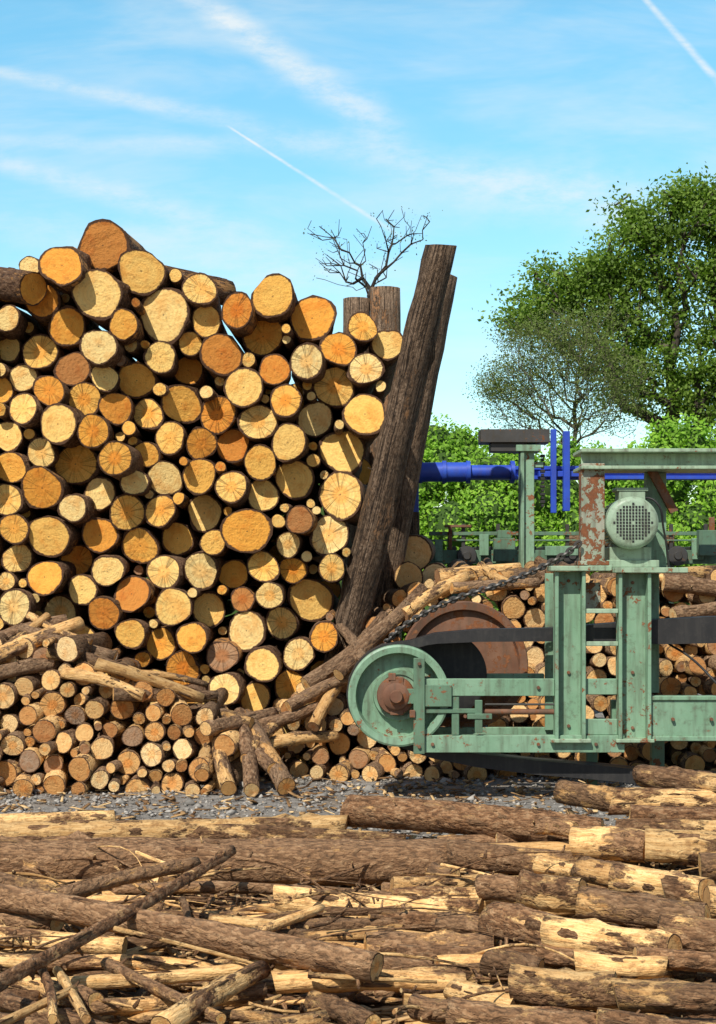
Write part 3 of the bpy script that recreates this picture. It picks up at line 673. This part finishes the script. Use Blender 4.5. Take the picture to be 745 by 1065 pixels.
# ============================================================ VEGETATION
m_lt=mat_leaf('tree_leaf',[(0,(.075,.13,.02)),(.5,(.16,.26,.036)),(1,(.27,.39,.07))],.4)
m_lb=mat_leaf('bud_leaf',[(0,(.10,.13,.04)),(1,(.26,.32,.10))],.4)
m_lh=mat_leaf('hedge_leaf',[(0,(.12,.24,.024)),(.5,(.25,.46,.045)),(1,(.40,.62,.08))],.4)
m_trunk=mat_vary('tree_bark',[(0,(.035,.028,.02)),(1,(.11,.09,.07))],.9,8,.6)
m_twig=mat_vary('twig_bark',[(0,(.09,.085,.06)),(1,(.18,.16,.12))],.9,8,.3)
m_dtwig=mat_vary('dark_twig_bark',[(0,(.02,.015,.012)),(1,(.06,.048,.038))],.9,8,.3)
def grow(trunk,attr,rt,step=.8,jit=.12,kk=.25,expo=2.3):
    pos=[np.array(p,float) for p in trunk]; par=[-1]+list(range(len(trunk)-1)); path=[0.0]
    for i in range(1,len(pos)): path.append(path[-1]+np.linalg.norm(pos[i]-pos[i-1])*.6)
    tips=[]; start=len(trunk)//3
    A=sorted(attr,key=lambda a:np.linalg.norm(np.array(a)-pos[-1])+U(0,1))
    for a in A:
        a=np.array(a,float); PA=np.array(pos[start:]); dist=np.linalg.norm(PA-a,axis=1)
        cost=dist+kk*np.array(path[start:])+np.maximum(0,PA[:,2]-a[2])*1.2
        i=int(np.argmin(cost))+start; dd=np.linalg.norm(a-pos[i]); k=max(1,int(dd/step)); p0=pos[i]; last=i
        for q_ in range(1,k+1):
            tt=q_/k; p=p0+(a-p0)*tt+np.array([0,0,math.sin(math.pi*tt)*-.05*dd])+(np.random.normal(scale=jit,size=3) if q_<k else 0)
            pos.append(p); par.append(last); path.append(path[last]+dd/k); last=len(pos)-1
        tips.append(last)
    n=len(pos); acc=np.zeros(n)
    for i in range(n-1,-1,-1):
        if acc[i]==0: acc[i]=rt**expo
        if par[i]>=0: acc[par[i]]+=acc[i]
    rad=acc**(1/expo)
    return pos,par,rad,tips
def tubes(name,pos,par,rad,mat,parent,seg=6,rmax=None):
    V=[];Fc=[];cl=[]
    for i in range(len(pos)):
        if par[i]<0: continue
        a,b2=Vector(pos[par[i]]),Vector(pos[i]); d=(b2-a)
        if d.length<1e-4: continue
        d.normalize(); u=d.orthogonal().normalized(); w=d.cross(u)
        ra,rb=min(rad[par[i]],rad[i]*1.5),rad[i]
        if rmax: ra=min(ra,rmax); rb=min(rb,rmax)
        o=len(V)
        for c_,r_ in ((a-d*ra*.3,ra),(b2+d*rb*.3,rb)):
            for j in range(seg):
                an=2*math.pi*j/seg; V.append(c_+u*math.cos(an)*r_+w*math.sin(an)*r_)
        for j in range(seg): Fc.append((o+j,o+(j+1)%seg,o+seg+(j+1)%seg,o+seg+j)); cl.append(R())
    return arr_mesh(name,[tuple(v) for v in V],Fc,cl,mat,parent)
def lobe_pts(lobes,dens,D,zdepth=1.0):
    out=[]
    for (u,v,r,n) in lobes:
        for _ in range(int(n*dens)):
            p=np.random.normal(size=3); p/=np.linalg.norm(p); p*=np.random.rand()**.4
            c_=W(u,v,D); rr=r*D/F
            out.append((c_.x+p[0]*rr,c_.y+p[1]*rr*zdepth*1.2,c_.z+p[2]*rr*.85))
    return out
def clumps(tips,pos,n,spread):
    C=[]
    for t_ in tips:
        k=max(3,int(n*np.random.uniform(.3,1.6)))
        C.append(np.array(pos[t_])+np.random.normal(size=(k,3))*np.array([spread,spread,spread*.5]))
    return np.vstack(C)
T=empty('broadleaf_tree')
DT=50
tb=W(712,600,DT); trunk=[(tb.x+ .3*math.sin(k*.7),DT,z) for k,z in enumerate(np.linspace(0,6.5,9))]
lob=[(700,232,40,38),(748,222,40,40),(655,258,36,38),(612,285,34,32),(575,300,30,26),(548,318,22,16),(700,290,42,38),(640,318,38,34),(765,280,46,42),(592,335,36,26),(560,340,24,14),(680,352,42,34),(745,345,44,38),(800,245,45,34),(830,320,50,34),(630,368,36,24),(700,405,42,30),(780,400,45,26),(860,390,45,20),(655,218,18,9),(720,205,24,20),(640,290,26,20),(740,400,34,26),(660,400,34,22),(530,330,14,6),(742,430,30,18)]
pos,par,rad,tips=grow(trunk,lobe_pts(lob,1.0,DT),.028,step=.7,jit=.12,kk=.3,expo=2.25)
tubes('trunk_and_limbs',pos,par,rad,m_trunk,T,6)
Cc=clumps(tips,pos,84,.38)
V,Fc=leaves(Cc,.084,np.array([-.15,-.3,.35])); cl=np.clip(np.random.normal(.5,.2,len(Fc))+.2*np.sin(Cc[:,0]*1.3)*np.sin(Cc[:,2]*1.7),0,1)
arr_mesh('foliage',V,Fc,cl,m_lt,T)
T=empty('bare_tree'); DB=46
tb=W(605,600,DB); trunk=[(tb.x+.2*math.sin(k),DB,z) for k,z in enumerate(np.linspace(0,3.8,7))]
lob=[(560,375,42,150),(530,395,32,130),(600,370,42,150),(575,345,32,80),(640,395,42,120),(515,405,20,60),(590,415,60,180),(535,350,24,50),(540,425,36,100),(640,425,40,70),(620,340,36,70)]
pos,par,rad,tips=grow(trunk,lobe_pts(lob,2.0,DB),.0045,step=.45,jit=.10,kk=.3,expo=2.05)
tubes('trunk_and_twigs',pos,par,rad,m_twig,T,3,rmax=.09)
Cc=clumps(tips,pos,14,.25); V,Fc=leaves(Cc,.036); arr_mesh('buds',V,Fc,np.random.rand(len(Fc)),m_lb,T)
T=empty('bare_tree'); DB=24.5
tb=W(380,600,DB); trunk=[(tb.x+.1*math.sin(k),DB,z) for k,z in enumerate(np.linspace(0,5.7,8))]
lob=[(345,275,24,26),(360,250,28,28),(400,262,26,24),(408,235,26,30),(432,245,16,16),(375,290,26,20),(330,240,14,10),(442,228,10,8)]
pos,par,rad,tips=grow(trunk,lobe_pts(lob,1.0,DB),.0060,step=.16,jit=.055,kk=.45,expo=2.2)
tubes('trunk_and_twigs',pos,par,rad,m_dtwig,T,4,rmax=.07)
Cc=clumps(tips[::2],pos,4,.10); V,Fc=leaves(Cc,.018); arr_mesh('buds',V,Fc,np.random.rand(len(Fc)),m_lb,T)
Hd=empty('hedge')
Cs=[];Bs=[];core_v=[];core_f=[]
def lobe(x,y,z,r,n):
    p=np.random.normal(size=(n,3)); p/=np.linalg.norm(p,axis=1)[:,None]; p[:,1]=-np.abs(p[:,1])*np.where(np.random.rand(n)<.8,1,-1)
    rr=r*np.random.uniform(.72,1.2,n)[:,None]; Cs.append(np.array([x,y,z])+p*rr); Bs.append(p*.7+np.array([-.15,-.3,.45]))
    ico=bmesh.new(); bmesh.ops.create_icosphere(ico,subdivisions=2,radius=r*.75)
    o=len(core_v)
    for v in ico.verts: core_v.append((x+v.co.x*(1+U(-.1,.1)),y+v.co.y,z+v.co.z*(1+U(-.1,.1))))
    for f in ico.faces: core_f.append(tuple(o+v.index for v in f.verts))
    ico.free()
x=-26
while x<40:
    vis=-1<x<14
    top=5.75+.3*math.sin(x*.9)+.22*math.sin(x*2.3+1)
    for z in np.arange(.8,top-.6,.85):
        lobe(x+U(-.5,.5),36+U(-.6,.6)+z*.35,z+U(-.3,.3),U(.6,1.1),((640 if z>2.2 else 150) if vis else 90))
    lobe(x+U(-.3,.3),38+U(-.5,.5),top-.65+U(-.2,.25),U(.45,.8),(520 if vis else 90))
    x+=.85
Cs=np.vstack(Cs);Bs=np.vstack(Bs)
V,Fc=leaves(Cs,.066,Bs); cl=np.clip(np.random.normal(.5,.2,len(Fc))+.22*np.sin(Cs[:,0]*2.1+Cs[:,2])*np.sin(Cs[:,2]*2.6),0,1)
arr_mesh('foliage',V,Fc,cl,m_lh,Hd)
arr_mesh('dark_core',core_v,core_f,np.zeros(len(core_f)),mat_vary('hedge_core',[(0,(.04,.08,.014)),(1,(.06,.11,.02))],.9,5,.3),Hd)  # dark lumpy spheres added inside the leaves for density, no real branches
Cs=[];Bs=[];core_v=[];core_f=[]
for x in np.arange(-120,130,3.2):
    for z in (2,4.5): lobe(x+U(-1,1),85+U(-3,3),z+U(-1,.6),U(2.2,3.4),90)
Cs=np.vstack(Cs);Bs=np.vstack(Bs)
V,Fc=leaves(Cs,.5,Bs); tl=empty('distant_treeline')
arr_mesh('foliage',V,Fc,np.random.rand(len(Fc)),m_lt,tl)
arr_mesh('dark_core',core_v,core_f,np.zeros(len(core_f)),bpy.data.materials['hedge_core'],tl)  # same added dark filler inside the treeline foliage

# ============================================================ SKY + SUN
EL,AZ=math.radians(48),math.radians(26)
sv=Vector((-math.sin(AZ)*math.cos(EL),-math.cos(AZ)*math.cos(EL),math.sin(EL)))
w=bpy.data.worlds.new('World'); scene.world=w; w.use_nodes=True; wt=w.node_tree
for n_ in list(wt.nodes): wt.nodes.remove(n_)
t=NT(wt)
sky=t.n('ShaderNodeTexSky',sky_type='NISHITA'); sky.sun_disc=False; sky.sun_elevation=EL; sky.sun_rotation=math.pi+AZ
sky.air_density=1.0; sky.dust_density=.6; sky.ozone_density=1.5
tc=t.n('ShaderNodeTexCoord').outputs['Generated']
sp=t.n('ShaderNodeSeparateXYZ',i_0=tc)
yy=t.m('MAXIMUM',sp.outputs[1],.05)
u=t.m('MULTIPLY',t.m('DIVIDE',sp.outputs[0],yy),F); v=t.m('MULTIPLY',t.m('DIVIDE',sp.outputs[2],yy),F)
cv=t.n('ShaderNodeCombineXYZ',i_0=u,i_1=v).outputs[0]
wn=t.noise(t.vmul(cv,(.012,.012,1)),1,3,.6); fine=t.noise(t.vmul(cv,(.02,.05,1)),1,5,.7)
def trail(x0,y0,x1,y1,w0,w1,op,fade0,fade1,rag):
    ax,ay=x0-372.5,600-y0; bx,by=x1-372.5,600-y1; L=math.hypot(bx-ax,by-ay); ex,ey=(bx-ax)/L,(by-ay)/L
    du=t.m('SUBTRACT',u,ax); dv=t.m('SUBTRACT',v,ay)
    al=t.m('DIVIDE',t.m('ADD',t.m('MULTIPLY',du,ex),t.m('MULTIPLY',dv,ey)),L)
    pe=t.m('ADD',t.m('SUBTRACT',t.m('MULTIPLY',du,-ey),t.m('MULTIPLY',dv,-ex)),t.m('MULTIPLY',t.m('SUBTRACT',wn,.5),rag))
    wd=t.m('ADD',w0,t.m('MULTIPLY',t.m('MAXIMUM',al,0.0),w1-w0))
    k=t.m('SUBTRACT',1,t.m('DIVIDE',t.m('ABSOLUTE',pe),wd),clamp=True)
    k=t.step(k,0,1)
    k=t.m('MULTIPLY',k,t.m('MULTIPLY',t.step(al,-fade0,fade0),t.m('SUBTRACT',1,t.step(al,1-fade1,1+fade1))))
    k=t.m('MULTIPLY',k,t.m('ADD',.15,t.m('MULTIPLY',t.step(fine,.2,.75),1.2)))
    return t.m('MULTIPLY',k,op)
ms=[trail(190,-8,410,140,16,42,.50,.3,.2,24),trail(662,-12,760,100,5,7,.6,.1,.1,3),trail(240,133,400,235,1.9,4,.6,.05,.5,2),
    trail(-60,62,290,135,9,20,.36,.2,.4,14),trail(-60,150,250,240,14,30,.34,.3,.3,24),trail(300,150,640,200,24,40,.26,.3,.3,40),
    trail(-60,225,420,300,40,60,.22,.3,.3,40),trail(430,200,800,215,34,60,.28,.3,.3,50),trail(-100,150,300,150,10,18,.22,.3,.3,14)]
tot=ms[0]
for k in ms[1:]: tot=t.m('ADD',tot,k)
wis=t.noise(t.vmul(cv,(.0030,.012,1)),1,5,.62,dist=.4)
tot=t.m('ADD',tot,t.m('ADD',.03,t.m('MULTIPLY',t.step(wis,.38,.78),.40)))
tot=t.m('MULTIPLY',t.m('MINIMUM',tot,.85),t.step(sp.outputs[1],.05,.3))
hs=t.n('ShaderNodeHueSaturation'); t.L.new(sky.outputs[0],hs.inputs['Color']); hs.inputs['Saturation'].default_value=1.15
tint=t.ramp(sp.outputs[2],[(0,(.70,.67,.565)),(.12,(.645,.74,.64)),(.36,(.60,.91,.76)),(.6,(.33,.40,.40)),(1,(.25,.30,.30))])
tint=t.mix(1,tint,(2.05,2.05,2.05),'MULTIPLY')
skc=t.mix(1,hs.outputs[0],tint,'MULTIPLY')
# the hemisphere behind the viewpoint is dimmed to lower the ambient fill
front=t.step(sp.outputs[1],-.3,.3)
skc=t.mix(front,t.mix(1,sky.outputs[0],(.64,.64,.62),'MULTIPLY'),skc)
c=t.mix(tot,skc,(5.9,6.25,6.35))
bg=t.n('ShaderNodeBackground'); bg.inputs[1].default_value=.15; t.L.new(c,bg.inputs[0])
out=t.n('ShaderNodeOutputWorld'); t.L.new(bg.outputs[0],out.inputs[0])
sl=bpy.data.lights.new('sun','SUN'); sl.energy=5.0; sl.angle=math.radians(.5); sl.color=(1,.95,.86)
so=bpy.data.objects.new('sun',sl); scene.collection.objects.link(so); so.rotation_euler=sv.to_track_quat('Z','Y').to_euler(); so.location=(-8,-8,20)
# ============================================================ CAMERA
cam=bpy.data.cameras.new('camera'); co=bpy.data.objects.new('camera',cam); scene.collection.objects.link(co)
co.location=(0,0,H); co.rotation_euler=(math.pi/2,0,0)
cam.sensor_fit='VERTICAL'; cam.sensor_height=36; cam.lens=F/1065*36; cam.shift_y=67.5/1065; cam.clip_end=2000
scene.camera=co
scene.view_settings.view_transform='Standard'; scene.view_settings.look='None'; scene.view_settings.exposure=0
